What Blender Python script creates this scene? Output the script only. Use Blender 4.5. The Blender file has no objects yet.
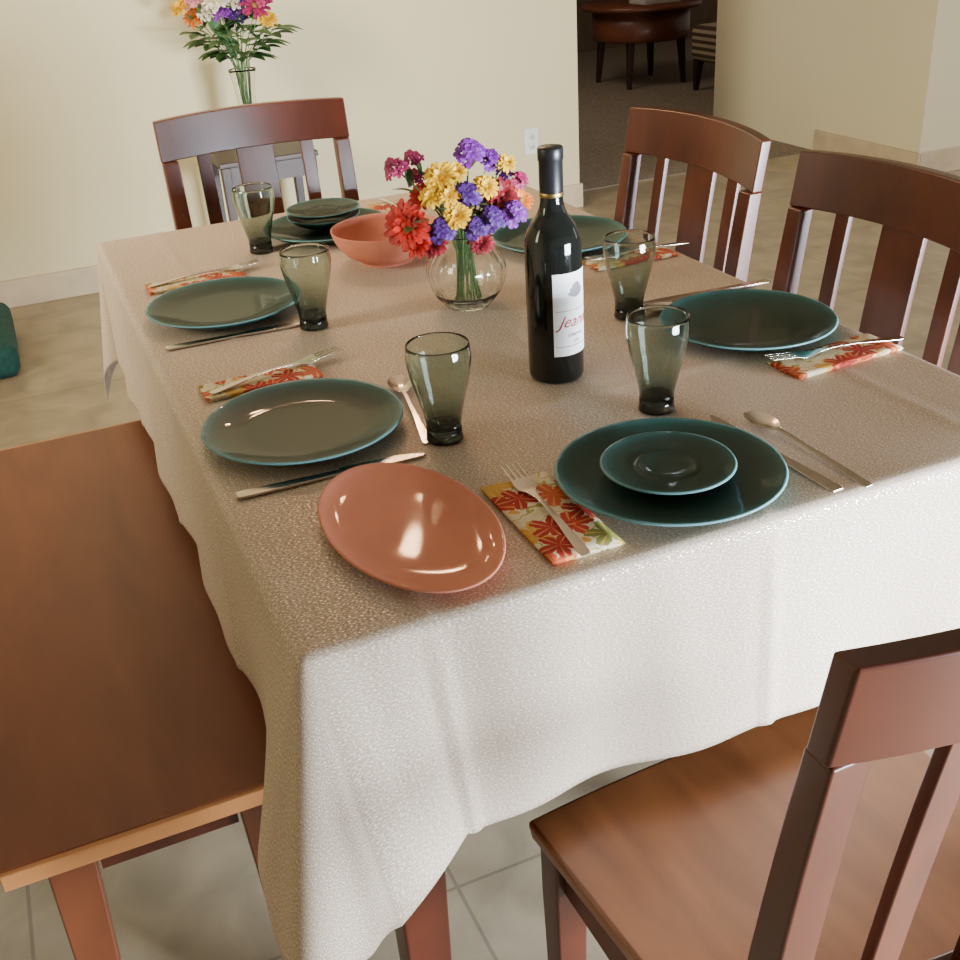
import bpy, bmesh, math, random
from mathutils import Vector, Matrix, noise
random.seed(7)
C=bpy.context.scene.collection
W,L,T=0.904,1.54,0.76
pi=math.pi
# ---------------------------------------------------------------- helpers
def link(o,parent=None):
    C.objects.link(o)
    if parent is not None: o.parent=parent
    return o
def mobj(name,vf,mat=None,parent=None,smooth=True,loc=None):
    v,f=vf
    me=bpy.data.meshes.new(name);me.from_pydata([tuple(p) for p in v],[],[tuple(q) for q in f]);me.validate()
    bm=bmesh.new();bm.from_mesh(me);bmesh.ops.recalc_face_normals(bm,faces=bm.faces);bm.to_mesh(me);bm.free()
    if smooth:
        for p in me.polygons:p.use_smooth=True
    if mat:
        me.materials.append(mat)
    o=bpy.data.objects.new(name,me);link(o,parent)
    if loc: o.location=loc
    return o
def empty(name,loc=(0,0,0),rz=0):
    o=bpy.data.objects.new(name,None);o.empty_display_size=.05;o.location=loc;o.rotation_euler=(0,0,rz);link(o);return o
def tag(o,label,cat,group=None):
    o["label"]=label;o["category"]=cat
    if group:o["group"]=group
    return o
def struct(o,label=None):
    o["kind"]="structure"
    if label:o["label"]=label
    return o
def bev(o,w=.004,seg=3):
    m=o.modifiers.new("bevel","BEVEL");m.width=w;m.segments=seg;m.limit_method='ANGLE';m.angle_limit=.6
    for p in o.data.polygons:p.use_smooth=True
    try:
        wn=o.modifiers.new("wn","WEIGHTED_NORMAL");wn.keep_sharp=True
    except Exception: pass
    return o
def box(x0,x1,y0,y1,z0,z1):
    v=[(x0,y0,z0),(x1,y0,z0),(x1,y1,z0),(x0,y1,z0),(x0,y0,z1),(x1,y0,z1),(x1,y1,z1),(x0,y1,z1)]
    return v,[(0,3,2,1),(4,5,6,7),(0,1,5,4),(1,2,6,5),(2,3,7,6),(3,0,4,7)]
def loft(secs,cap=True):
    n=len(secs[0]);v=[];f=[]
    for s in secs:v+=list(s)
    for i in range(len(secs)-1):
        for j in range(n):
            a=i*n+j;b=i*n+(j+1)%n
            f.append((a,b,b+n,a+n))
    if cap:
        f.append(tuple(range(n-1,-1,-1)));f.append(tuple(range((len(secs)-1)*n,len(secs)*n)))
    return v,f
def rect(cx,cy,cz,w,d):
    return [(cx-w/2,cy-d/2,cz),(cx+w/2,cy-d/2,cz),(cx+w/2,cy+d/2,cz),(cx-w/2,cy+d/2,cz)]
def join(*vfs):
    V=[];F=[]
    for v,f in vfs:
        k=len(V);V+=list(v);F+=[tuple(i+k for i in q) for q in f]
    return V,F
def lathe(prof,n=64,rfun=None):
    V=[];F=[];rings=[]
    for r,z in prof:
        if r<1e-6:
            rings.append([len(V)]);V.append((0,0,z))
        else:
            ring=[]
            for j in range(n):
                a=2*pi*j/n;rr=r*(rfun(a,z) if rfun else 1);ring.append(len(V));V.append((rr*math.cos(a),rr*math.sin(a),z))
            rings.append(ring)
    for A,B in zip(rings,rings[1:]):
        if len(A)==1 and len(B)==1: continue
        if len(A)==1:
            for j in range(n):F.append((A[0],B[j],B[(j+1)%n]))
        elif len(B)==1:
            for j in range(n):F.append((A[j],A[(j+1)%n],B[0]))
        else:
            for j in range(n):F.append((A[j],A[(j+1)%n],B[(j+1)%n],B[j]))
    return V,F
def smoothprof(pts,sub=4):
    out=[]
    n=len(pts)
    for i in range(n-1):
        p0=pts[max(i-1,0)];p1=pts[i];p2=pts[i+1];p3=pts[min(i+2,n-1)]
        for k in range(sub):
            t=k/sub
            q=[]
            for c in range(len(p1)):
                q.append(.5*((2*p1[c])+(-p0[c]+p2[c])*t+(2*p0[c]-5*p1[c]+4*p2[c]-p3[c])*t*t+(-p0[c]+3*p1[c]-3*p2[c]+p3[c])*t**3))
            q[0]=max(q[0],0) if len(q)==2 else q[0]
            out.append(tuple(q))
    out.append(tuple(pts[-1]));return out
def tube(pts,r0,r1=None,n=8):
    r1=r0 if r1 is None else r1
    P=[Vector(p) for p in pts];secs=[]
    for i,p in enumerate(P):
        t=(P[min(i+1,len(P)-1)]-P[max(i-1,0)]).normalized()
        up=Vector((0,1,0)) if abs(t.y)<.9 else Vector((1,0,0))
        a=t.cross(up).normalized();b=t.cross(a)
        r=r0+(r1-r0)*i/(len(P)-1)
        secs.append([tuple(p+a*r*math.cos(2*pi*j/n)+b*r*math.sin(2*pi*j/n)) for j in range(n)])
    return loft(secs)
def copy_tree(o,parent=None):
    c=o.copy();C.objects.link(c)
    if parent is not None:c.parent=parent
    for ch in [x for x in o.children]:
        copy_tree(ch,c)
    return c
# ---------------------------------------------------------------- materials
def newmat(name):
    m=bpy.data.materials.new(name);m.use_nodes=True
    nt=m.node_tree;b=nt.nodes["Principled BSDF"];return m,nt,b
def N(nt,t,**k):
    n=nt.nodes.new(t)
    for a,v in k.items():
        if a in n.inputs.keys(): n.inputs[a].default_value=v
        else: setattr(n,a,v)
    return n
def ramp(nt,stops,interp='LINEAR'):
    r=nt.nodes.new("ShaderNodeValToRGB");r.color_ramp.interpolation=interp
    e=r.color_ramp.elements
    while len(e)>1:e.remove(e[-1])
    e[0].position=stops[0][0];e[0].color=(*stops[0][1],1)
    for p,c in stops[1:]:
        x=e.new(p);x.color=(*c,1)
    return r
def simple(name,col,rough=.5,metal=0,noise_amt=.12,nscale=12,**k):
    m,nt,b=newmat(name)
    tc=N(nt,"ShaderNodeTexCoord");nz=N(nt,"ShaderNodeTexNoise");nz.inputs["Scale"].default_value=nscale
    nt.links.new(tc.outputs["Object"],nz.inputs["Vector"])
    lo=tuple(max(c*(1-noise_amt),0) for c in col);hi=tuple(min(c*(1+noise_amt),1) for c in col)
    r=ramp(nt,[(.3,lo),(.7,hi)]);nt.links.new(nz.outputs[0],r.inputs[0]);nt.links.new(r.outputs[0],b.inputs["Base Color"])
    b.inputs["Roughness"].default_value=rough;b.inputs["Metallic"].default_value=metal
    for a,v in k.items():b.inputs[a].default_value=v
    return m
def wood(name,dark,light,rough=.3,scale=(3,30,30),coat=.3,wide=.5):
    m,nt,b=newmat(name)
    tc=N(nt,"ShaderNodeTexCoord");mp=N(nt,"ShaderNodeMapping");mp.inputs["Scale"].default_value=scale
    n1=N(nt,"ShaderNodeTexNoise");n1.inputs["Scale"].default_value=1.6;n1.inputs["Detail"].default_value=6;n1.inputs["Distortion"].default_value=.6
    nt.links.new(tc.outputs["Object"],mp.inputs[0]);nt.links.new(mp.outputs[0],n1.inputs["Vector"])
    r=ramp(nt,[(.5-wide/2,dark),(.5+wide/2,light)]);nt.links.new(n1.outputs[0],r.inputs[0])
    nt.links.new(r.outputs[0],b.inputs["Base Color"]);b.inputs["Roughness"].default_value=rough
    b.inputs["Coat Weight"].default_value=coat;b.inputs["Coat Roughness"].default_value=.15
    bp=N(nt,"ShaderNodeBump");bp.inputs["Strength"].default_value=.05;nt.links.new(n1.outputs[0],bp.inputs["Height"]);nt.links.new(bp.outputs[0],b.inputs["Normal"])
    return m
M_chair=wood("mahogany_wood",(.036,.007,.003),(.105,.022,.009),.32,(6,6,2.5),.10)
M_seat=wood("seat_wood",(.15,.050,.017),(.26,.095,.033),.36,(14,2.5,14),.12)
M_bench=wood("bench_wood",(.13,.030,.009),(.20,.052,.015),.45,(9,2,9),.06)
M_benchedge_lit=wood("bench_edge_lit_wood",(.36,.14,.04),(.50,.21,.07),.4,(2,9,9),.1)  # bench wood brightened to orange: light on the end face, put into the colour
M_benchleg=wood("bench_leg_wood",(.09,.024,.009),(.17,.048,.018),.35,(6,6,2.5),.12)
M_darkwood=wood("dark_wood",(.02,.008,.006),(.05,.018,.012),.45,(5,5,5),.0)
M_drum=wood("cherry_wood",(.10,.026,.012),(.18,.055,.024),.4,(4,4,4),.1)
M_steel=simple("brushed_steel",(.60,.53,.46),.20,1,.05,60)
M_foil=simple("black_foil",(.012,.012,.014),.35,.2,.1,30)
M_gold=simple("gold_foil",(.45,.33,.12),.35,1,.1,30)
M_bottle=simple("dark_bottle_glass",(.006,.007,.006),.06,0,.1,5)
M_paper=simple("label_paper",(.84,.83,.82),.55,0,.03,20)
M_red=simple("red_ink",(.45,.02,.04),.5)
M_grey=simple("grey_ink",(.2,.2,.21),.5)
M_wall=simple("cream_wall_paint",(.66,.57,.34),.75,0,.03,1.5)
M_wall2=simple("pale_wall_paint",(.68,.61,.41),.75,0,.03,1.5)
M_ceil=simple("ceiling_paint",(.42,.38,.30),.8,0,.02,2)
M_carpet=simple("carpet_pile",(.22,.175,.13),.95,0,.35,90)
M_green=simple("stem_green",(.10,.20,.05),.5,0,.3,30)
M_leaf=simple("leaf_green",(.05,.13,.03),.5,0,.3,30)
M_white=simple("white_plastic",(.75,.73,.68),.4,0,.02,5)
M_slot=simple("dark_slot",(.03,.03,.03),.6)
M_teal=simple("teal_fabric",(.006,.060,.050),.85,0,.25,60)
def ceramic(name,col,rough=.22):
    m=simple(name,col,rough,0,.05,25);b=m.node_tree.nodes["Principled BSDF"];b.inputs["Coat Weight"].default_value=.12;b.inputs["Coat Roughness"].default_value=.04;b.inputs["Specular IOR Level"].default_value=.10;return m
M_coral=ceramic("coral_glaze",(.60,.215,.140),.6)
def plate_mat(name,R):
    m,nt,b=newmat(name)
    tc=N(nt,"ShaderNodeTexCoord");vm=N(nt,"ShaderNodeVectorMath",operation='MULTIPLY');vm.inputs[1].default_value=(1/R,1/R,0)
    ln=N(nt,"ShaderNodeVectorMath",operation='LENGTH')
    nt.links.new(tc.outputs["Object"],vm.inputs[0]);nt.links.new(vm.outputs[0],ln.inputs[0])
    nz=N(nt,"ShaderNodeTexNoise");nz.inputs["Scale"].default_value=40;nt.links.new(tc.outputs["Object"],nz.inputs["Vector"])
    ad=N(nt,"ShaderNodeMath",operation='MULTIPLY_ADD');nt.links.new(nz.outputs[0],ad.inputs[0]);ad.inputs[1].default_value=.05;nt.links.new(ln.outputs["Value"],ad.inputs[2])
    r=ramp(nt,[(0,(.026,.048,.034)),(.80,(.022,.046,.036)),(.92,(.020,.062,.054)),(.985,(.035,.12,.12)),(1.01,(.13,.29,.31))])
    nt.links.new(ad.outputs[0],r.inputs[0]);nt.links.new(r.outputs[0],b.inputs["Base Color"])
    b.inputs["Roughness"].default_value=.45;b.inputs["Coat Weight"].default_value=.24;b.inputs["Coat Roughness"].default_value=.04;b.inputs["Specular IOR Level"].default_value=.10
    return m
M_plate=plate_mat("teal_glaze",.125);M_saucer=plate_mat("teal_glaze_small",.073)
def glassmat(name,col,dark=None,rough=.02):
    m,nt,b=newmat(name)
    b.inputs["Transmission Weight"].default_value=1;b.inputs["Roughness"].default_value=rough;b.inputs["IOR"].default_value=1.45
    if dark:
        tc=N(nt,"ShaderNodeTexCoord");sp=N(nt,"ShaderNodeSeparateXYZ");nt.links.new(tc.outputs["Object"],sp.inputs[0])
        mr=N(nt,"ShaderNodeMapRange");mr.inputs["From Min"].default_value=.015;mr.inputs["From Max"].default_value=.10
        nt.links.new(sp.outputs["Z"],mr.inputs["Value"]);r=ramp(nt,[(0,dark),(.22,tuple((a*.4+c*.6) for a,c in zip(col,dark))),(.55,tuple((a*.8+c*.2) for a,c in zip(col,dark))),(1,col)])
        nt.links.new(mr.outputs[0],r.inputs[0]);nt.links.new(r.outputs[0],b.inputs["Base Color"])
    else:
        b.inputs["Base Color"].default_value=(*col,1)
    return m
M_smoke=glassmat("smoky_glass",(.74,.84,.79),(.18,.24,.22))
M_smokebase=glassmat("smoky_glass_base",(.03,.038,.035))
M_clear=glassmat("clear_glass",(.96,.98,.96))
def clothmat():
    m,nt,b=newmat("linen_weave_cloth")
    tc=N(nt,"ShaderNodeTexCoord");mp=N(nt,"ShaderNodeMapping");mp.inputs["Scale"].default_value=(300,760,300)
    nt.links.new(tc.outputs["UV"],mp.inputs[0])
    n1=N(nt,"ShaderNodeTexNoise");n1.inputs["Scale"].default_value=1;n1.inputs["Detail"].default_value=2
    nt.links.new(mp.outputs[0],n1.inputs["Vector"])
    r=ramp(nt,[(.32,(.40,.295,.21)),(.54,(.56,.44,.335)),(.61,(.72,.61,.50)),(.67,(.98,.95,.90))])
    nt.links.new(n1.outputs[0],r.inputs[0])
    n2=N(nt,"ShaderNodeTexNoise");n2.inputs["Scale"].default_value=5;n2.inputs["Detail"].default_value=4;nt.links.new(tc.outputs["UV"],n2.inputs["Vector"])
    r2=ramp(nt,[(.3,(.90,.88,.86)),(.7,(1,1,1))]);nt.links.new(n2.outputs[0],r2.inputs[0])
    mx=N(nt,"ShaderNodeMix",data_type='RGBA',blend_type='MULTIPLY');mx.inputs[0].default_value=1
    nt.links.new(r.outputs[0],mx.inputs[6]);nt.links.new(r2.outputs[0],mx.inputs[7]);nt.links.new(mx.outputs[2],b.inputs["Base Color"])
    rr=N(nt,"ShaderNodeMapRange");rr.inputs["From Min"].default_value=.58;rr.inputs["From Max"].default_value=.68;rr.inputs["To Min"].default_value=.75;rr.inputs["To Max"].default_value=.28
    nt.links.new(n1.outputs[0],rr.inputs["Value"]);nt.links.new(rr.outputs[0],b.inputs["Roughness"])
    mm=N(nt,"ShaderNodeMapRange");mm.inputs["From Min"].default_value=.60;mm.inputs["From Max"].default_value=.68;mm.inputs["To Max"].default_value=.7
    nt.links.new(n1.outputs[0],mm.inputs["Value"]);nt.links.new(mm.outputs[0],b.inputs["Metallic"])
    bp=N(nt,"ShaderNodeBump");bp.inputs["Strength"].default_value=.25;bp.inputs["Distance"].default_value=.0007
    nt.links.new(n1.outputs[0],bp.inputs["Height"]);nt.links.new(bp.outputs[0],b.inputs["Normal"])
    return m
M_cloth=clothmat()
def napmat():
    m,nt,b=newmat("autumn_leaf_print");K=nt.links.new
    tc=N(nt,"ShaderNodeTexCoord")
    def mth(op,a,b2=None,c=None):
        n=N(nt,"ShaderNodeMath",operation=op)
        for i,v in enumerate((a,b2,c)):
            if v is None: continue
            if isinstance(v,(int,float)): n.inputs[i].default_value=v
            else: K(v,n.inputs[i])
        return n.outputs[0]
    def layer(scale,off,size,lob):
        mp=N(nt,"ShaderNodeMapping");mp.inputs["Location"].default_value=off;mp.inputs["Scale"].default_value=(1,1,0);K(tc.outputs["Object"],mp.inputs[0])
        vo=N(nt,"ShaderNodeTexVoronoi");vo.voronoi_dimensions='2D';vo.inputs["Scale"].default_value=scale;vo.inputs["Randomness"].default_value=.75;K(mp.outputs[0],vo.inputs["Vector"])
        sb=N(nt,"ShaderNodeVectorMath",operation='SUBTRACT');K(mp.outputs[0],sb.inputs[0]);K(vo.outputs["Position"],sb.inputs[1])
        sp=N(nt,"ShaderNodeSeparateXYZ");K(sb.outputs[0],sp.inputs[0])
        cs=N(nt,"ShaderNodeSeparateColor");K(vo.outputs["Color"],cs.inputs[0])
        an=mth('ARCTAN2',sp.outputs[1],sp.outputs[0]);an=mth('MULTIPLY_ADD',cs.outputs[1],6.28,an)
        c1=mth('ABSOLUTE',mth('COSINE',mth('MULTIPLY',an,lob)))
        c2=mth('ABSOLUTE',mth('COSINE',mth('MULTIPLY',an,lob*5)))
        rad=mth('MULTIPLY_ADD',c1,.62*size,.36*size);rad=mth('MULTIPLY_ADD',c2,.09*size,rad)
        ln=N(nt,"ShaderNodeVectorMath",operation='LENGTH');K(sb.outputs[0],ln.inputs[0])
        return mth('LESS_THAN',ln.outputs["Value"],rad),cs,mth('GREATER_THAN',c1,.985)
    nz=N(nt,"ShaderNodeTexNoise");nz.inputs["Scale"].default_value=28;K(tc.outputs["Object"],nz.inputs["Vector"])
    bg=ramp(nt,[(0,(.66,.54,.34)),(.44,(.72,.62,.42)),(.47,(.38,.33,.07)),(.50,(.72,.62,.42)),(.60,(.72,.62,.42)),(.63,(.66,.33,.06)),(.68,(.72,.60,.38))],'CONSTANT');K(nz.outputs[0],bg.inputs[0])
    col=bg.outputs[0]
    for scale,off,size,lob,stops in((17,(.3,.1,0),.026,2.5,[(0,(.48,.03,.012)),(.45,(.52,.08,.02)),(.7,(.60,.32,.05)),(.85,(.20,.20,.04))]),(15,(.77,.43,0),.024,2.5,[(0,(.38,.016,.012)),(.5,(.48,.04,.016)),(.85,(.70,.40,.07))])):
        mask,cs,vein=layer(scale,off,size,lob)
        rc=ramp(nt,stops,'CONSTANT');K(cs.outputs[0],rc.inputs[0])
        mv=N(nt,"ShaderNodeMix",data_type='RGBA');K(mth('MULTIPLY',vein,.5),mv.inputs[0]);K(rc.outputs[0],mv.inputs[6]);mv.inputs[7].default_value=(.8,.45,.12,1)
        mx=N(nt,"ShaderNodeMix",data_type='RGBA');K(mask,mx.inputs[0]);K(col,mx.inputs[6]);K(mv.outputs[2],mx.inputs[7]);col=mx.outputs[2]
    K(col,b.inputs["Base Color"]);b.inputs["Roughness"].default_value=.8
    return m
M_nap=napmat()
def tilemat(name,c1,c2,grout,size=.46,rough=.35):
    m,nt,b=newmat(name)
    tc=N(nt,"ShaderNodeTexCoord");br=N(nt,"ShaderNodeTexBrick");br.offset=0;br.squash=1
    br.inputs["Scale"].default_value=1;br.inputs["Brick Width"].default_value=size;br.inputs["Row Height"].default_value=size;br.inputs["Mortar Size"].default_value=.003
    br.inputs["Color1"].default_value=(*c1,1);br.inputs["Color2"].default_value=(*c2,1);br.inputs["Mortar"].default_value=(*grout,1)
    mp=N(nt,"ShaderNodeMapping");mp.inputs["Location"].default_value=(.38,.266,0);nt.links.new(tc.outputs["Object"],mp.inputs[0]);nt.links.new(mp.outputs[0],br.inputs["Vector"])
    nz=N(nt,"ShaderNodeTexNoise");nz.inputs["Scale"].default_value=7;nz.inputs["Detail"].default_value=8;nz.inputs["Distortion"].default_value=.7;nt.links.new(tc.outputs["Object"],nz.inputs["Vector"])
    r=ramp(nt,[(.3,(.74,.73,.71)),(.7,(1.18,1.14,1.08))]);nt.links.new(nz.outputs[0],r.inputs[0])
    mx=N(nt,"ShaderNodeMix",data_type='RGBA',blend_type='MULTIPLY');mx.inputs[0].default_value=1
    nt.links.new(br.outputs["Color"],mx.inputs[6]);nt.links.new(r.outputs[0],mx.inputs[7]);nt.links.new(mx.outputs[2],b.inputs["Base Color"])
    b.inputs["Roughness"].default_value=rough
    return m
M_tile=tilemat("travertine_tile",(.37,.305,.215),(.33,.275,.195),(.24,.20,.15),.61)
M_basebd=simple("travertine_trim",(.54,.43,.28),.45,0,.12,9)
# ---------------------------------------------------------------- room
struct(mobj("floor",box(-2.4,7.2,-3.6,4.08,-.05,0),M_tile,smooth=False),"beige travertine tile floor")
struct(mobj("floor_carpet",box(-.5,7.2,4.08,8.7,-.05,.004),M_carpet,smooth=False),"brown carpeted floor of the next room")
struct(mobj("wall_back",box(-2.4,2.31,3.82,3.98,0,2.6),M_wall,smooth=False),"cream painted wall")
struct(mobj("wall_left",box(-2.5,-2.4,-3.6,3.98,0,2.6),M_wall,smooth=False))
struct(mobj("wall_right",box(3.89,7.2,3.32,5.04,0,2.6),M_wall2,smooth=False),"pale cream painted wall block with outer corner")
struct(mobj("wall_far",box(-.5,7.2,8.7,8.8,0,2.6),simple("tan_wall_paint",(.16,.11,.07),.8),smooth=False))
struct(mobj("wall_den",box(-.6,-.5,3.98,8.8,0,2.6),M_wall,smooth=False))
struct(mobj("ceiling",box(-2.5,7.2,-3.6,8.8,2.6,2.7),M_ceil,smooth=False))
struct(bev(mobj("baseboard_back",box(-2.4,2.322,3.806,3.82,0,.11),M_basebd),.003),"travertine baseboard")
struct(bev(mobj("baseboard_end",box(2.31,2.324,3.82,3.99,0,.11),M_basebd),.003))
struct(bev(mobj("baseboard_right",box(3.876,3.89,3.308,4.08,0,.115),M_basebd),.003))
struct(bev(mobj("baseboard_corner",box(3.89,7.2,3.306,3.32,0,.115),M_basebd),.003))
o=tag(bev(mobj("wall_outlet",box(-.036,.036,-.006,0,-.058,.058),M_white,loc=(2.066,3.82,.336)),.002),"white plastic electrical outlet on the cream wall","outlet")
for dz in (-.022,.022):
    q=mobj("socket",lathe([(0,0),(.015,0),(.015,.002),(0,.002)],24),M_white,o);q.rotation_euler=(pi/2,0,0);q.location=(0,-.006,dz)
    for sx in(-.005,.005):
        s=mobj("slot",box(sx-.001,sx+.001,-.005,.005,0,.001),M_slot,q,False);s.location=(0,0,.002)
# ---------------------------------------------------------------- table
tb=tag(empty("dining_table",(W/2,L/2,0)),"rectangular dark wood dining table beneath a linen cloth","table")
bev(mobj("tabletop",box(-W/2+.006,W/2-.006,-L/2+.006,L/2-.006,.725,.757),M_chair,tb),.004)
for sx in(-1,1):
    for sy in(-1,1):
        x=sx*(W/2-.10);y=sy*(L/2-.10)
        bev(mobj("leg",loft([rect(x,y,0,.045,.045),rect(x,y,.62,.07,.07),rect(x,y,.725,.07,.07)]),M_chair,tb),.004)
for vf in (box(-W/2+.14,W/2-.14,-L/2+.08,-L/2+.10,.645,.725),box(-W/2+.14,W/2-.14,L/2-.10,L/2-.08,.645,.725),box(-W/2+.08,-W/2+.10,-L/2+.14,L/2-.14,.645,.725),box(W/2-.10,W/2-.08,-L/2+.14,L/2-.14,.645,.725)):
    mobj("apron",vf,M_chair,tb,False)
# ---------------------------------------------------------------- tablecloth
O=.262
def gauss(x,w):return math.exp(-(x/w)**2)
def interp(x,xs,ys):
    for i in range(len(xs)-1):
        if x<=xs[i+1]:
            t=(x-xs[i])/(xs[i+1]-xs[i]);t=max(0,min(1,t));t=t*t*(3-2*t)
            return ys[i]+(ys[i+1]-ys[i])*t
    return ys[-1]
def cloth_pt(a,b):
    ox=-a if a<0 else max(a-W,0);oy=-b if b<0 else max(b-L,0)
    sx=-1 if a<W/2 else 1;sy=-1 if b<L/2 else 1
    x=min(max(a,0),W);y=min(max(b,0),L)
    crease=sum(gauss(a-c,.008) for c in(.115,.49,.80))+sum(gauss(b-c,.008) for c in(.36,.77,1.18))
    if ox==0 and oy==0:
        ed=min(x,W-x,y,L-y)
        z=T+.0011*crease+.0016*noise.noise(Vector((a*7,b*7,0)))*min(ed/.03,1)
        return (x,y,z)
    r=.011;rho=math.hypot(ox,oy);phi=math.atan2(oy,ox);deg=math.degrees(phi)
    inc=ox>0 and oy>0
    dx=min(a,W-a) if oy>0 and ox==0 else 0
    dy=min(b,L-b) if ox>0 and oy==0 else 0
    d=max(dx,dy,0)
    NL=(sx<0 and sy<0)
    kx=.035 if sx<0 else .02;ky=.04
    fac=1
    if NL:
        if inc:
            k=interp(deg,[0,45,90],[.27,.33,.22]);fac=interp(deg,[0,22,45,70,90],[1.0,1.09,.92,1.14,1.19])
        elif oy>0:
            t=max(0,1-d/.105);k=ky+(.22-ky)*t;fac=1+.19*t
        else:
            t=max(0,1-d/.20);t=t*t*(3-2*t);k=kx+(.27-kx)*t
    else:
        k=kx*math.cos(phi)**2+ky*math.sin(phi)**2
        if inc:k+=(.16 if sx<0 else .06)*math.sin(2*phi)
    if rho<r*pi/2:
        an=rho/r;out=r*math.sin(an);dz=r*(1-math.cos(an))
    else:
        q=rho-r*pi/2;out=r+q*k;dz=r+q*math.sqrt(max(1-k*k,.1))
    e=max(rho-.02,0)
    dz*=1+(fac-1)*min(e/.1,1)
    al=b if ox>0 else a
    s=rho/O
    if ox==0 or oy==0:
        amp=.005 if ox>0 else .008
        fade=1-gauss(d,.14)
        if ox>0 and sx>0: amp=.002
        out+=amp*s*s*fade*(math.sin(al*15+.6)+.6*math.sin(al*33+1.3))+(.005 if oy>0 else .003)*crease*min(s*3,1)
    X=x+sx*out*math.cos(phi);Y=y+sy*out*math.sin(phi)
    if NL: X+=.15*math.sin(phi)**2*e*gauss(d,.15)
    return (X,Y,T-dz)
def axisvals(Lg,step):
    n=int(round(O/step));v=[-O+i*O/n for i in range(n)]
    v+= [-0+.0]
    m=int(round(Lg/step));v+=[i*Lg/m for i in range(1,m+1)]
    v+=[Lg+.004,Lg+.009,Lg+.014];v+=[Lg+i*O/n for i in range(2,n+1)]
    v+=[-.004,-.009,-.014]
    return sorted(set(round(x,5) for x in v))
A=axisvals(W,.0075);B=axisvals(L,.0085)
V=[cloth_pt(a,b) for b in B for a in A];na=len(A)
F=[(j*na+i,j*na+i+1,(j+1)*na+i+1,(j+1)*na+i) for j in range(len(B)-1) for i in range(na-1)]
me=bpy.data.meshes.new("tablecloth");me.from_pydata(V,[],F)
uv=me.uv_layers.new(name="UVMap")
co=[(a,b) for b in B for a in A]
for lp in me.loops: uv.data[lp.index].uv=co[lp.vertex_index]
for p in me.polygons:p.use_smooth=True
me.materials.append(M_cloth)
o=bpy.data.objects.new("tablecloth",me);link(o);tag(o,"shimmering beige linen tablecloth draped over the dining table","tablecloth")
md=o.modifiers.new("thick","SOLIDIFY");md.thickness=.0012;md.offset=1
# ---------------------------------------------------------------- chairs
def build_chair():
    ch=empty("dining_chair")
    n=14
    def hw(y):return .205+.022*(y+.18)/.37
    top=[];bot=[];F=[]
    for j in range(n+1):
        y=-.185+.375*j/n
        for i in range(n+1):
            u=-1+2*i/n;v=-1+2*j/n
            X=u*hw(y);Y=y
            if v>.8: Y-=.012*(u*u)*(v-.8)/.2
            z=.46-.009*max(0,(1-u*u))*max(0,(1-v*v))
            top.append((X,Y,z));bot.append((X*.985,Y*.985,.434))
    V=top+bot;m=n+1;k=m*m
    for j in range(n):
        for i in range(n):
            a=j*m+i;F.append((a,a+1,a+m+1,a+m));F.append((k+a,k+a+m,k+a+m+1,k+a+1))
    for i in range(n):
        F.append((i,k+i,k+i+1,i+1));a=n*m+i;F.append((a,a+1,k+a+1,k+a))
        a=i*m;F.append((a,a+m,k+a+m,k+a));a=i*m+n;F.append((a,k+a,k+a+m,a+m))
    s=mobj("seat",(V,F),M_seat,ch);bev(s,.006,3);s["label"]="lighter brown dished wooden seat"
    for x in(-.195,.195):
        bev(mobj("leg",loft([rect(x*1.0,.155,0,.028,.028),rect(x,.155,.36,.038,.038),rect(x,.155,.436,.038,.038)]),M_chair,ch),.003)
        bev(mobj("leg",loft([rect(x*.98,-.215,0,.028,.030),rect(x*.985,-.180,.25,.034,.036),rect(x*.99,-.172,.436,.036,.038)]),M_chair,ch),.003)
    for vf in (box(-.178,.178,.145,.163,.375,.434),box(-.178,.178,-.180,-.162,.375,.434),box(-.203,-.187,-.155,.138,.375,.434),box(.187,.203,-.155,.138,.375,.434)):
        mobj("apron",vf,M_chair,ch,False)
    def by(z,u):
        t=(z-.46)/.49
        return -.172-.042*t-.022*t*t-.034*(1-u*u)
    def rail(z0,z1,th,crown):
        secs=[]
        for i in range(17):
            u=-1+i/8;x=.214*u if z0>.8 else .19*u
            zt=z1+crown*(1-u*u);zb=z0+crown*.5*(1-u*u)
            secs.append([(x,by(zb,u)-th/2,zb),(x,by(zb,u)+th/2,zb),(x,by(zt,u)+th/2,zt),(x,by(zt,u)-th/2,zt)])
        return loft(secs)
    back=bev(mobj("backrest",rail(.864,.949,.021,.005),M_chair,ch),.003)
    bev(mobj("lower_rail",rail(.535,.575,.018,0),M_chair,back),.003)
    for sx in(-1,1):
        secs=[]
        for i in range(9):
            z=.434+(.864-.434)*i/8;t=(z-.46)/.49
            w=.037-.004*t
            secs.append(rect(sx*(.196-.001*t),-.172-.042*t-.022*t*t,z,w,.036-.012*t))
        bev(mobj("post",loft(secs),M_chair,back),.003)
    for xc,w in((-.118,.030),(0,.085),(.118,.030)):
        secs=[]
        for i in range(9):
            z=.560+(.877-.560)*i/8;u=xc/.205
            secs.append(rect(xc,by(z,u),z,w,.011))
        bev(mobj("slat",loft(secs),M_chair,back),.002)
    return ch
c0=build_chair()
chairs=[((.434,-.168,0),math.radians(1),"dark mahogany dining chair, back turned, at the table end"),
((.385,1.505,0),math.radians(180),"dark mahogany dining chair with slatted back, near the cream wall"),
((.79,.955,0),math.radians(90),"dark mahogany dining chair tucked in beside the open doorway"),
((.79,.43,0),math.radians(90),"dark mahogany dining chair tucked in behind the empty plate")]
for i,(l,rz,lab) in enumerate(chairs):
    c=c0 if i==0 else copy_tree(c0)
    c.location=l;c.rotation_euler=(0,0,rz);tag(c,lab,"chair","dining chairs around the table")
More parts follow.
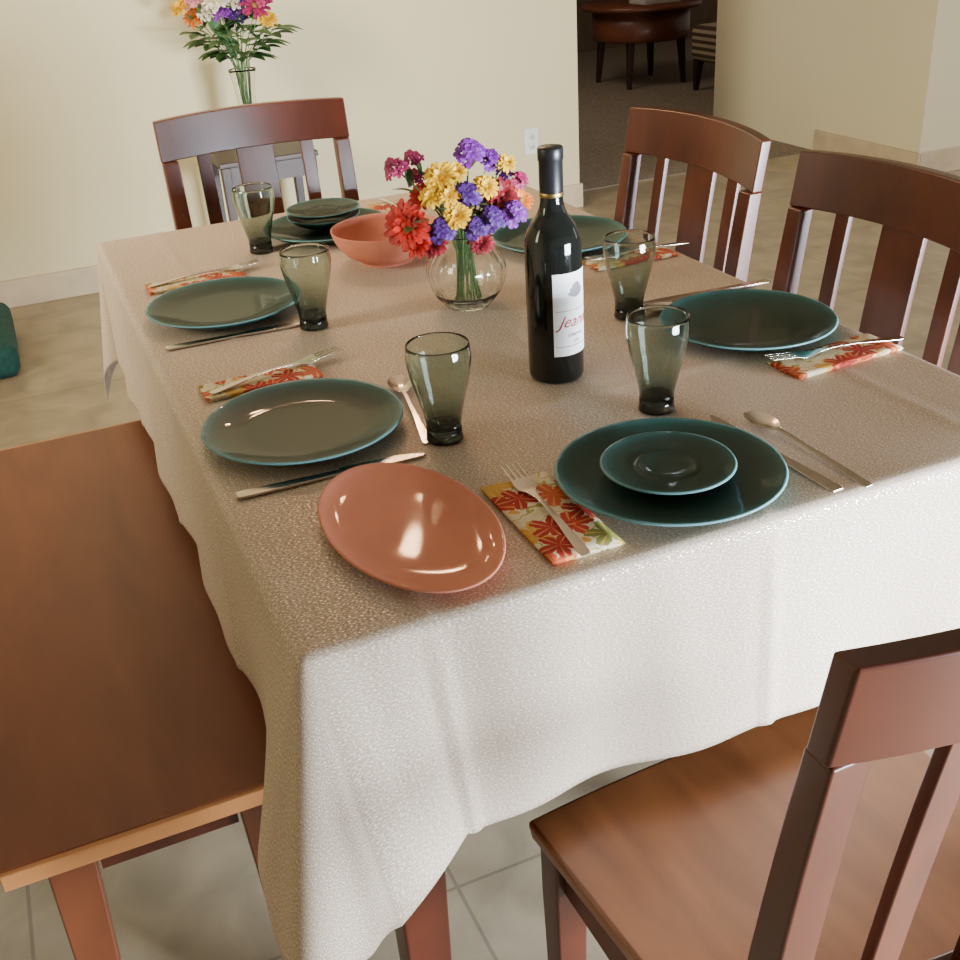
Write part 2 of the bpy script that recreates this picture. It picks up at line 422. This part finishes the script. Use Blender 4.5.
# ---------------------------------------------------------------- bench
bn=tag(empty("bench",(-.150,.75,0)),"long reddish brown wooden bench beside the table","bench")
t=bev(mobj("seat",box(-.175,.175,-.56,.56,.436,.460),M_bench,bn),.004)
for y in(-.562,.562):
    q=bev(mobj("lit_edge_band",box(-.174,.174,y-.004,y+.004,.437,.459),M_benchedge_lit,bn),.002);q["label"]="bench end edge with orange light painted into its colour"
for sx in(-1,1):
    for sy in(-1,1):
        bev(mobj("leg",loft([rect(sx*.120,sy*.53,0,.035,.035),rect(sx*.108,sy*.50,.436,.055,.05)]),M_benchleg,bn),.003)
for vf in(box(-.08,.08,-.508,-.49,.37,.436),box(-.08,.08,.49,.508,.37,.436),box(-.125,-.107,-.47,.47,.37,.436),box(.107,.125,-.47,.47,.37,.436)):
    mobj("apron",vf,M_chair,bn,False)
# ---------------------------------------------------------------- plates etc
ZT=T+.0022
def plate_prof(R,h,well,ring=None):
    p=[(0,.004),(well*.55,.004),(well*.62,.0),(well*.70,.0),(well*.74,.004),(well*.95,.0055),((well+R)/2,h*.48),(R-.004,h-.002),(R,h-.0005),(R-.0012,h+.0015),(R-.005,h+.0005),((well+R)/2-.004,h*.48+.005),(well*.92,.0105),(well*.8,.0095)]
    if ring: p+=[(ring+.004,.0095),(ring+.001,.0120),(ring-.002,.0095),(ring*.5,.009)]
    p+=[(0,.0092)]
    return p
def mkplate(name,loc,R,h,well,mat,lab,ring=None,group="teal dinner plates"):
    o=mobj(name,lathe(plate_prof(R,h,well,ring),96),mat,loc=loc)
    return tag(o,lab,"plate",group)
p0=mkplate("dinner_plate",(.437,.103,ZT),.124,.020,.088,M_plate,"dark teal glazed dinner plate under a matching saucer")
for l,lab in(((.1216,.437,ZT),"empty dark teal dinner plate beside the bench"),((.131,.953,ZT),"empty dark teal dinner plate with blue rim beside the bench"),((.778,.436,ZT),"empty dark teal dinner plate behind the wine bottle"),((.757,.982,ZT),"dark teal dinner plate behind the flower vase"),((.412,1.315,ZT),"dark teal dinner plate carrying a small bowl and saucer")):
    c=p0.copy();C.objects.link(c);c.location=l;c["label"]=lab
s0=mkplate("saucer",(.437,.106,ZT+.0115),.073,.014,.048,M_saucer,"small dark teal saucer with ringed well on a dinner plate",.031,"teal saucers")
s1=s0.copy();C.objects.link(s1)
bw=tag(mobj("soup_bowl",lathe(smoothprof([(0,.004),(.028,.004),(.030,0),(.034,0),(.036,.004),(.058,.014),(.070,.024),(.0715,.026),(.070,.0265),(.055,.018),(.034,.009),(0,.008)],3),64),M_saucer,loc=(.412,1.325,ZT+.0105)),"shallow dark teal bowl on a dinner plate","bowl")
s1.location=(.412,1.325,ZT+.036);s1["label"]="small dark teal saucer resting on top of a bowl"
cb=tag(mobj("serving_bowl",lathe(smoothprof([(0,.005),(.04,.005),(.043,0),(.048,0),(.051,.005),(.075,.02),(.091,.042),(.097,.060),(.0955,.062),(.093,.059),(.086,.042),(.070,.024),(.045,.011),(0,.009)],4),80),M_coral,loc=(.455,1.075,ZT)),"glossy coral pink ceramic serving bowl beside the flowers","bowl")
op=smoothprof([(0,.004),(.040,.004),(.046,0),(.052,0),(.056,.004),(.074,.0065),(.086,.0105),(.0895,.0125),(.0900,.0140),(.0880,.0148),(.080,.0118),(.066,.0096),(.045,.0085),(.022,.0081),(0,.0080)],3)
V,F=lathe(op,96)
V=[(x*.935,y*1.60,z) for x,y,z in V]
cp=tag(mobj("oval_platter",(V,F),M_coral,loc=(.152,.146,ZT)),"oval coral pink ceramic serving platter on the tablecloth","platter");cp.rotation_euler=(0,0,math.radians(3))
# ---------------------------------------------------------------- tumblers
outer=[(.0215,.018),(.0215,.022),(.0235,.034),(.0285,.055),(.0345,.078),(.0382,.098),(.0388,.108),(.0372,.122)]
po=smoothprof(outer,3);pin=[(r-.0015,z) for r,z in reversed(po)][:-2]
g0=empty("tumbler")
mobj("body",lathe(po+[(.0364,.1228)]+pin+[(.016,.024),(0,.0235)],64),M_smoke,g0)
mobj("base",lathe([(0,0),(.0205,0),(.0225,.0015),(.0225,.004),(.0213,.010),(.0213,.0178),(0,.0178)],48),M_smokebase,g0)["label"]="thick nearly black glass base"
gl=[(.268,1.27,"smoky green tumbler near the far saucer and bowl"),(.239,.805,"smoky green tumbler between two dinner plates"),(.267,.332,"smoky green tumbler beside a spoon"),(.668,.58,"smoky green tumbler behind the wine bottle"),(.527,.274,"smoky green tumbler in front of the wine bottle")]
for i,(x,y,lab) in enumerate(gl):
    g=g0 if i==0 else copy_tree(g0)
    g.location=(x,y,ZT);tag(g,lab,"glass","smoky glass tumblers")
# ---------------------------------------------------------------- wine bottle
BX,BY=.472,.437
wb=tag(empty("wine_bottle",(BX,BY,ZT)),"dark red wine bottle with white label and black foil","bottle")
prof=[(0,.006),(.02,.003),(.032,0),(.0355,.002),(.0368,.008),(.0368,.10),(.0368,.172)]+smoothprof([(.0368,.172),(.0355,.188),(.029,.205),(.019,.219),(.0150,.232),(.0142,.245)],4)[1:]+[(.0142,.262),(0,.262)]
mobj("body",lathe(prof,72),M_bottle,wb)
cap=mobj("foil_capsule",lathe([(.0147,.246),(.0150,.250),(.0150,.283),(.0160,.285),(.0160,.298),(.0150,.300),(0,.300)],48),M_foil,wb)
mobj("gold_band",lathe([(.0148,.240),(.0153,.2415),(.0153,.2445),(.0149,.2455)],48),M_gold,cap)
def curved(a0,a1,z0,z1,R,n=32):
    V=[];F=[]
    for i in range(n+1):
        a=a0+(a1-a0)*i/n
        for z in(z0,z1):V.append((R*math.cos(a),R*math.sin(a),z))
    for i in range(n):F.append((2*i,2*i+2,2*i+3,2*i+1))
    return V,F
A0=math.radians(-120);A1=math.radians(-8)
lb=mobj("label",curved(A0,A1,.040,.150,.0371),M_paper,wb)
for z in(.0525,.1005): mobj("label_line",curved(A0+.1,A1-.1,z,z+.0008,.0374),M_red,lb)
mobj("label_emblem",join(*[curved(A0+.55+i*.08,A0+.55+(i+1)*.08,.121-.0006*i*(7-i)*.5,.124+.0008*i*(8-i),.0374,4) for i in range(8)]),M_grey,lb)
def curved_text(body,size,a_start,z,mat,shear=0.,name="lettering"):
    cu=bpy.data.curves.new("tmp","FONT");cu.body=body;cu.size=size;cu.shear=shear;cu.resolution_u=3
    ob=bpy.data.objects.new("tmp",cu);C.objects.link(ob)
    dg=bpy.context.evaluated_depsgraph_get();me=bpy.data.meshes.new_from_object(ob.evaluated_get(dg))
    bpy.data.objects.remove(ob)
    for v in me.vertices:
        a=a_start+v.co.x/.0376;v.co=Vector((.0376*math.cos(a),.0376*math.sin(a),z+v.co.y))
    me.materials.clear();me.materials.append(mat)
    o=bpy.data.objects.new(name,me);link(o,lb);return o
curved_text("Jeannie",.022,A0+.16,.079,M_red,.5)
curved_text("CABERNET",.0055,A0+.5,.066,M_grey)
curved_text("2010",.005,A0+.75,.057,M_grey)
# ---------------------------------------------------------------- cutlery
def ribbon(pts,th=.0018):
    secs=[]
    for s,wl,wr,z in pts:
        secs.append([(s,-wl,z),(s,wr,z),(s,wr,z+th),(s,-wl,z+th)])
    return loft(secs)
def handle(L0=.085,L1=.205):
    return [(L0,.0028,.0028,.004),(L0+.02,.0027,.0027,.0055),(L0+.05,.0035,.0035,.005),(L1-.03,.0055,.0055,.002),(L1-.005,.0062,.0062,.0005),(L1,.0045,.0045,.0005)]
fork_vf=[ribbon([(.038,.0115,.0115,.0035),(.048,.0120,.0120,.0015),(.058,.0105,.0105,.0010),(.068,.0055,.0055,.002),(.085,.0028,.0028,.004)]+handle()[1:])]
for k in range(4):
    y=-.0098+k*.00653
    fork_vf.append(ribbon([(0,.0007-y,.0007+y,.006),(.008,.0013-y,.0013+y,.0052),(.025,.0016-y,.0016+y,.0042),(.040,.0018-y,.0018+y,.0034)]))
fork_vf=join(*fork_vf)
knife_vf=ribbon([(0,-.003,.004,.0005),(.006,.002,.0065,.0005),(.03,.0085,.0075,.0006),(.08,.0090,.0070,.001),(.098,.0085,.0060,.001),(.103,.0050,.0050,.001),(.14,.0060,.0060,.001),(.19,.0075,.0075,.001),(.217,.0080,.0080,.001),(.222,.0065,.0065,.001)],.003)
def spoon_vf():
    V=[];F=[];nu,nv=10,8
    rows=[]
    for i in range(nu+1):
        s=.055*i/nu;w=.0165*math.sqrt(max(0,1-((s-.026)/.0295)**2)) if s<.03 else .0165*math.cos(min((s-.026)/.032,1)*pi/2*.88)
        w=max(w,.0025);row=[]
        for j in range(nv+1):
            u=-1+2*j/nv;dd=.0065*(1-u*u)*math.sin(pi*min(s/.055,1))
            row.append((s,u*w,.0072-dd+.0))
        rows.append(row)
    for th in(0,.0012):
        for row in rows:
            for p in row:V.append((p[0],p[1],p[2]+th))
    m=nv+1;k=len(rows)*m
    for i in range(nu):
        for j in range(nv):
            a=i*m+j;F.append((a,a+m,a+m+1,a+1));F.append((k+a,k+a+1,k+a+m+1,k+a+m))
    for i in range(nu):
        a=i*m;F.append((a,k+a,k+a+m,a+m));a=i*m+nv;F.append((a,a+m,k+a+m,k+a))
    for j in range(nv):
        F.append((j,j+1,k+j+1,k+j));a=nu*m+j;F.append((a,k+a,k+a+1,a+1))
    return join((V,F),ribbon([(.053,.0030,.0030,.0068),(.070,.0026,.0026,.0075)]+handle()[1:]))
spoon=spoon_vf()
protos={}
def cutl(kind,tip,end,lab,z=0):
    vf={"fork":fork_vf,"knife":knife_vf,"spoon":spoon}[kind]
    nm={"fork":"dinner_fork","knife":"table_knife","spoon":"teaspoon"}[kind]
    if kind not in protos:
        o=mobj(nm,vf,M_steel);bev(o,.0005,2);protos[kind]=o
    else:
        o=protos[kind].copy();C.objects.link(o)
    o.location=(tip[0],tip[1],ZT+z);o.rotation_euler=(0,0,math.atan2(end[1]-tip[1],end[0]-tip[0]))
    tag(o,lab,kind,"stainless cutlery on the table");return o
NZ=.0062
cutl("fork",(.296,.214),(.284,.000),"stainless steel fork on a leaf print napkin by the oval platter",NZ)
cutl("fork",(.236,.664),(.024,.604),"stainless steel fork lying on a napkin, tines past its edge",NZ)
cutl("fork",(.242,1.172),(.035,1.146),"stainless steel fork on a napkin beside the second plate",NZ)
cutl("fork",(.722,.312),(.925,.286),"stainless steel fork on a wrinkled leaf print napkin",NZ)
cutl("fork",(.735,.835),(.935,.835),"stainless steel fork on a napkin near the far glass",NZ)
cutl("fork",(.585,1.29),(.585,1.49),"stainless steel fork on a napkin at the table end",NZ)
cutl("knife",(.566,.220),(.578,-.001),"stainless steel knife between a dinner plate and a spoon")
cutl("knife",(.230,.304),(.007,.312),"stainless steel knife between a plate and the oval platter")
cutl("knife",(.237,.826),(.026,.831),"stainless steel knife beside a dinner plate and tumbler")
cutl("knife",(.712,.611),(.925,.595),"stainless steel knife behind the empty plate")
cutl("spoon",(.607,.196),(.612,.010),"stainless steel spoon beside a knife at the table end")
cutl("spoon",(.280,.530),(.248,.33),"stainless steel spoon leaning in toward a tumbler").location.x-=.004
cutl("spoon",(.69,.575),(.90,.572),"stainless steel spoon between knife and plate")
# ---------------------------------------------------------------- napkins
def napkin(x0,x1,y0,y1,lab,rz=0,seed=0):
    cx,cy=(x0+x1)/2,(y0+y1)/2;w,d=x1-x0,y1-y0
    vfs=[]
    for k in range(3):
        n=12;m=8;V=[];F=[];sh=.0012*k
        for t in(0,1):
            for j in range(m+1):
                for i in range(n+1):
                    X=-w/2+w*i/n+sh*(1 if k%2 else -1);Y=-d/2+d*j/m-sh
                    z=.0019*k+.0016*t+(.0004+.0007*(noise.noise(Vector((X*30+seed,Y*30,seed)))+.3) if (t==1 and k==2) else 0)
                    V.append((X,Y,z))
        K=(n+1)*(m+1);r=n+1
        for j in range(m):
            for i in range(n):
                a=j*r+i;F.append((a,a+r,a+r+1,a+1));F.append((K+a,K+a+1,K+a+r+1,K+a+r))
        for i in range(n):
            F.append((i,i+1,K+i+1,K+i));a=m*r+i;F.append((a,K+a,K+a+1,a+1))
        for j in range(m):
            a=j*r;F.append((a,K+a,K+a+r,a+r));a=j*r+n;F.append((a,a+r,K+a+r,K+a))
        vfs.append((V,F))
    o=mobj("napkin",join(*vfs),M_nap,loc=(cx,cy,ZT-.0006));o.rotation_euler=(0,0,rz)
    tag(o,lab,"napkin","autumn leaf print napkins");return o
napkin(.253,.331,.018,.190,"folded autumn leaf print napkin beside the saucer setting",0,1)
napkin(.032,.192,.600,.654,"folded orange leaf print napkin under a fork",.02,2)
napkin(.036,.205,1.118,1.172,"folded leaf print napkin beyond the second plate",-.03,3)
napkin(.728,.905,.262,.326,"folded cream and orange napkin beside the empty plate",.06,4)
napkin(.735,.895,.800,.852,"folded orange napkin near the far plate",0,5)
napkin(.552,.615,1.30,1.47,"folded orange napkin at the table end",0,6)
# ---------------------------------------------------------------- flowers
def fmat(name,c):
    return simple(name,c,.6,0,.4,45)
FM={"purple":fmat("purple_petal",(.055,.005,.13)),"violet":fmat("violet_petal",(.15,.010,.25)),"magenta":fmat("magenta_petal",(.30,.010,.08)),"red":fmat("red_petal",(.50,.016,.008)),"darkred":fmat("dark_red_petal",(.22,.008,.016)),"yellow":fmat("yellow_petal",(.82,.42,.006)),"orange":fmat("orange_petal",(.72,.17,.012)),"white":fmat("cream_petal",(.72,.64,.48)),"pink":fmat("pink_petal",(.58,.18,.22))}
M_ctr=simple("flower_center_brown",(.25,.14,.03),.8,0,.4,200)
def petalset(n,r0,Ln,wd,elev,curl,jit=.15):
    V=[];F=[]
    for i in range(n):
        a=2*pi*i/n+random.uniform(-jit,jit);e=elev+random.uniform(-.12,.12);l=Ln*random.uniform(.85,1.05)
        ca,sa=math.cos(a),math.sin(a);k=len(V)
        for t,wf in((0,.35),(.35,.85),(.7,1),(.92,.75),(1,.25)):
            rr=r0+l*t*math.cos(e-curl*t);z=l*t*math.sin(e-curl*t)
            for s in(-1,0,1):
                w=s*wd*wf/2
                V.append((rr*ca-w*sa,rr*sa+w*ca,z+(abs(s)*.12*wd)))
        for q in range(4):
            for s in range(2):
                b=k+q*3+s;F.append((b,b+1,b+4,b+3))
    return V,F
def blossom(kind,R):
    if kind=="daisy": return join(petalset(18,R*.18,R*.85,R*.27,.35,.3),petalset(14,R*.15,R*.65,R*.24,.7,.4))
    if kind=="mum": return join(petalset(16,R*.1,R*.9,R*.3,.15,.3),petalset(14,R*.1,R*.8,R*.28,.55,.4),petalset(12,R*.08,R*.65,R*.26,.9,.5),petalset(8,R*.03,R*.5,R*.24,1.25,.5))
    if kind=="stock":
        vs=[]
        for i in range(9):
            v,f=petalset(6,R*.04,R*.34,R*.26,.6,.5)
            a=i*2.4;rr=R*.55*math.sqrt(i/9);h=-R*.35*(rr/R)**2*3+R*.25*(1 if i<3 else .0)
            M=Matrix.Translation((rr*math.cos(a),rr*math.sin(a),h+R*.3))@Matrix.Rotation(rr/R*1.2,4,Vector((-math.sin(a),math.cos(a),0)))
            vs.append(([tuple(M@Vector(p)) for p in v],f))
        return join(*vs)
def leafvf(p,d,ln,wd):
    d=Vector(d).normalized();side=d.cross(Vector((0,0,1)))
    if side.length<.1: side=Vector((1,0,0))
    side.normalize();nrm=side.cross(d);V=[];F=[]
    for i in range(7):
        t=i/6;w=wd*math.sin(pi*min(t*.93+.05,1))**.8;c=Vector(p)+d*ln*t-Vector((0,0,1))*ln*.25*t*t
        V+=[tuple(c-side*w/2+nrm*w*.15),tuple(c),tuple(c+side*w/2+nrm*w*.15)]
    for i in range(6):
        for s in(0,1):F.append((3*i+s,3*i+s+1,3*i+s+4,3*i+s+3))
    return V,F
NAMES={"daisy":"gerbera_daisy","mum":"chrysanthemum","stock":"stock_flower"}
def flower(kind,col,R,base,neck,head,face,lab,grp,nleaf=2):
    base=Vector(base);neck=Vector(neck)-base;head=Vector(head)-base
    rt=empty(NAMES[kind],base);tag(rt,lab,"flower",grp)
    f=Vector(face).normalized();q=f.to_track_quat('Z','Y').to_matrix()
    v,fc=blossom(kind,R)
    v=[tuple(q@Vector(p)+head) for p in v];mobj("petals",(v,fc),FM[col],rt)
    if kind!="stock":
        v,fc=lathe([(0,-R*.1),(R*.2,-R*.02),(R*.22,R*.1),(R*.12,R*.18),(0,R*.2)],16)
        mobj("flower_center",([tuple(q@Vector(p)+head) for p in v],fc),M_ctr if kind=="daisy" else FM[col],rt)
    pts=smoothprof([(0,0,0),tuple(neck),tuple(neck+(head-neck)*.6+Vector((0,0,.01))),tuple(head-f*.003)],4)
    mobj("stem",tube(pts,.0016,.0014,6),M_green,rt)
    for k in range(nleaf):
        t=random.uniform(.45,.85);p=neck+(head-neck)*t;dd=Vector((random.uniform(-1,1),random.uniform(-1,1),.5))
        mobj("leaf",leafvf(p,dd,R*1.6,R*.5),M_leaf,rt)
VX,VY=.483,.765
rv=Vector((.93,-.37,0));fw=Vector((-.37,-.93,0))
def ribs(a,z):return 1+.018*math.cos(14*a)
vo=smoothprof([(0,0),(.030,0),(.036,.004),(.052,.022),(.0615,.048),(.0600,.070),(.047,.092),(.036,.104),(.036,.110),(.042,.118)],4)
vi=[(max(r-.0025,0),z+(.004 if z<.02 else 0)) for r,z in reversed(vo)]
tag(mobj("flower_vase",lathe(vo+vi,112,ribs),M_clear,loc=(VX,VY,ZT)),"round ribbed clear glass vase holding the mixed bouquet","vase")
FL=[("mum","red",419,207,.040,.06),("mum","red",434,190,.026,.0),("stock","magenta",412,162,.026,.0),("stock","magenta",428,158,.022,-.03),
("mum","yellow",453,168,.028,.03),("mum","yellow",443,184,.020,.04),("stock","violet",481,152,.034,.0),("stock","magenta",430,176,.022,-.03),
("mum","yellow",466,201,.024,.06),("mum","yellow",494,180,.022,.03),("stock","purple",452,214,.030,.06),("stock","purple",476,186,.032,.04),
("mum","yellow",515,166,.018,-.02),("stock","violet",500,164,.026,-.03),("mum","darkred",508,190,.030,.02),("stock","violet",518,206,.030,.04),
("stock","purple",498,208,.030,.05),("mum","darkred",486,228,.022,.06),("mum","red",426,226,.026,.05),("daisy","orange",526,200,.022,.0),
("stock","magenta",526,184,.022,-.02),("stock","purple",482,214,.026,.06),("mum","darkred",442,228,.024,.05),("mum","yellow",468,166,.018,.02),("mum","yellow",460,182,.020,.05),("stock","violet",512,180,.022,-.05)]
cn={"red":"bright red","darkred":"dark red","yellow":"yellow","violet":"light purple","purple":"deep purple","magenta":"magenta","orange":"orange","white":"cream white","pink":"pink"}
for i,(k,c,px,py,R,dp) in enumerate(FL):
    u=(px-471)/615;z=T+(304-py)/640
    head=Vector((VX,VY,0))+rv*u+fw*dp+Vector((0,0,z))
    a=i*2.39;base=(VX-.022*math.cos(a)*.9,VY-.022*math.sin(a)*.9,ZT+.008+.001*(i%5))
    nk=(VX+(head.x-VX)*.18,VY+(head.y-VY)*.18,ZT+.112)
    face=Vector((head.x-VX,head.y-VY,0))*5+fw*.7+Vector((0,0,.75))
    if i==0: face=fw*1+rv*-.5+Vector((0,0,.35))
    flower(k,c,R,base,nk,head,face,"%s %s in the round glass vase"%(cn[c],NAMES[k].replace("_"," ")),"flowers in the table bouquet")
SX,SY=.745,3.52
st=tag(empty("accent_table",(SX+.02,SY,0)),"small dark wood accent table against the cream wall","side table")
bev(mobj("tabletop",box(-.19,.19,-.15,.15,.50,.52),M_darkwood,st),.004)
for sx in(-1,1):
    for sy in(-1,1):bev(mobj("leg",loft([rect(sx*.165,sy*.125,0,.025,.025),rect(sx*.165,sy*.125,.5,.035,.035)]),M_darkwood,st),.003)
mobj("apron",box(-.165,.165,-.13,-.118,.43,.5),M_darkwood,st,False);mobj("shelf",box(-.16,.16,-.12,.12,.15,.165),M_darkwood,st,False)
vo=smoothprof([(0,0),(.032,0),(.035,.004),(.034,.08),(.034,.16),(.040,.24),(.052,.30)],4)
vi=[(max(r-.003,0),z+(.006 if z<.02 else 0)) for r,z in reversed(vo)]
tag(mobj("tall_vase",lathe(vo+vi,64),M_clear,loc=(SX,SY,.5205)),"tall flared clear glass vase on the accent table","vase")
FW=[("mum","orange",200,16,.05),("mum","white",215,10,.055),("stock","pink",203,2,.05),("stock","purple",237,20,.06),("daisy","magenta",260,10,.06),("mum","white",224,2,.055),("stock","purple",248,8,.055),("mum","yellow",270,22,.04),("mum","yellow",190,6,.04),("mum","white",240,2,.055),("stock","magenta",268,4,.05),("stock","violet",228,14,.045)]
for i,(k,c,px,py,R) in enumerate(FW):
    u=(px-238)/262;z=.84+(60-py)/262
    head=Vector((SX,SY,z))+rv*u+fw*(.03*(i%3-1))
    if head.y>3.70: head.y=3.70
    a=i*2.39;flower(k,c,R,(SX-.016*math.cos(a),SY-.016*math.sin(a),.532),(SX+u*.12,SY,.82),head,fw*.7+rv*u*2+Vector((0,0,.8)),"%s %s in the tall wall vase"%(cn[c],NAMES[k].replace("_"," ")),"flowers in the wall bouquet",4)
for i in range(9):
    a=i*.7;d=Vector((math.cos(a),.5*math.sin(a)-.3,.10))
    o=mobj("leaf_sprig",join(tube([(0,0,0),tuple(d*.03+Vector((0,0,.31))),tuple(d*.13+Vector((0,0,.40)))],.002,.0015,6),*[leafvf(tuple(d*(.04+.025*j)+Vector((0,0,.32+.02*j))),(d.x+.5*(-1)**j,d.y-.1,.2),.10,.055) for j in range(5)]),M_leaf,loc=(SX,SY,.535))
    tag(o,"green leafy sprig in the tall wall vase","foliage","leaf sprigs in the wall bouquet")
# ---------------------------------------------------------------- far room furniture
dt=tag(empty("drum_table",(4.42,6.78,.004)),"round reddish wood drum table on short legs, on carpet","table")
mobj("tabletop",lathe([(0,.53),(.43,.53),(.44,.54),(.44,.555),(.43,.565),(0,.565)],64),M_drum,dt)
mobj("drum_body",lathe([(0,.32),(.35,.32),(.36,.34),(.36,.53),(0,.53)],64),M_drum,dt)
for k in range(4):
    a=pi/4+k*pi/2;x,y=.30*math.cos(a),.30*math.sin(a)
    bev(mobj("leg",loft([rect(x*1.1,y*1.1,0,.03,.03),rect(x,y,.32,.05,.05)]),M_darkwood,dt),.004)
bk=tag(bev(mobj("book",box(-.15,.15,-.11,.11,0,.03),simple("book_cover",(.50,.47,.42),.5),loc=(4.44,6.62,.57)),.003),"pale hardcover book lying on the drum table","book")
def stripemat():
    m,nt,b=newmat("striped_upholstery");tc=N(nt,"ShaderNodeTexCoord");w=N(nt,"ShaderNodeTexWave",bands_direction='Z');w.inputs["Scale"].default_value=7
    nt.links.new(tc.outputs["Object"],w.inputs["Vector"]);r=ramp(nt,[(.4,(.36,.29,.20)),(.55,(.07,.045,.03))]);nt.links.new(w.outputs["Fac"],r.inputs[0]);nt.links.new(r.outputs[0],b.inputs["Base Color"]);b.inputs["Roughness"].default_value=.9;return m
ot=tag(empty("ottoman",(4.76,6.00,.004)),"striped upholstered ottoman with dark legs on carpet","ottoman")
s=mobj("cushion",box(-.28,.28,-.22,.22,.20,.44),stripemat(),ot);bev(s,.05,5)
for sx in(-1,1):
    for sy in(-1,1):bev(mobj("leg",loft([rect(sx*.24,sy*.18,0,.03,.03),rect(sx*.23,sy*.17,.21,.06,.06)]),M_darkwood,ot),.004)
cu=mobj("floor_cushion",box(-.25,.25,-.28,.28,0,.12),M_teal,loc=(-.505,3.26,.0));bev(cu,.04,5);tag(cu,"dark teal fabric floor cushion beside the cream wall","cushion")
# ---------------------------------------------------------------- lights
def area(name,loc,target,sx,sy,e,col,spread=180):
    l=bpy.data.lights.new(name,"AREA");l.shape='RECTANGLE';l.size=sx;l.size_y=sy;l.energy=e;l.color=col;l.spread=math.radians(spread)
    o=bpy.data.objects.new(name,l);o.location=loc;o.rotation_euler=(Vector(target)-Vector(loc)).to_track_quat('-Z','Y').to_euler();C.objects.link(o)
area("window_light",(2.0,-1.9,.64),(.80,.0,.50),1.2,.8,215,(.80,.90,1.0),105)
area("side_window_light",(6.6,0.6,1.5),(4.6,3.4,.8),1.6,1.6,50,(.95,.97,1.0),120)
area("left_fill_light",(-2.3,1.2,2.0),(3.9,4.2,.8),1.3,1.3,62,(1,.93,.74),80)  # added fill to brighten the right wall face; the left wall has no window
area("den_fill_light",(2.6,6.0,2.4),(4.2,6.6,.3),1.2,1.2,26,(1,.85,.68))  # added fill to brighten the next room, not a lamp standing there
for i in range(5):
    a=2*pi*i/5
    l=bpy.data.lights.new("chandelier_bulb","POINT");l.energy=5.5;l.color=(1,.56,.29);l.shadow_soft_size=.018
    o=bpy.data.objects.new("chandelier_bulb",l);o.location=(.62+.17*math.cos(a),1.95+.17*math.sin(a),1.8);C.objects.link(o)
w=bpy.data.worlds.new("world");bpy.context.scene.world=w;w.use_nodes=True
w.node_tree.nodes["Background"].inputs[0].default_value=(1,.87,.73,1);w.node_tree.nodes["Background"].inputs[1].default_value=.30
# ---------------------------------------------------------------- camera
P=[-0.13725,-0.7836,1.33701,0.3802,0.49133,-0.06869,1.09192]
yaw,pit,rol=P[3:6]
f=Vector((math.sin(yaw)*math.cos(pit),math.cos(yaw)*math.cos(pit),-math.sin(pit)))
r0=Vector((math.cos(yaw),-math.sin(yaw),0));u0=r0.cross(f)
r=math.cos(rol)*r0+math.sin(rol)*u0;u=-math.sin(rol)*r0+math.cos(rol)*u0
cam=bpy.data.cameras.new("camera");cam.sensor_width=36;cam.lens=36*P[6]*1000/960;cam.clip_start=.02
co_=bpy.data.objects.new("camera",cam)
M=Matrix((( r.x,u.x,-f.x,P[0]),(r.y,u.y,-f.y,P[1]),(r.z,u.z,-f.z,P[2]),(0,0,0,1)))
co_.matrix_world=M;C.objects.link(co_);bpy.context.scene.camera=co_
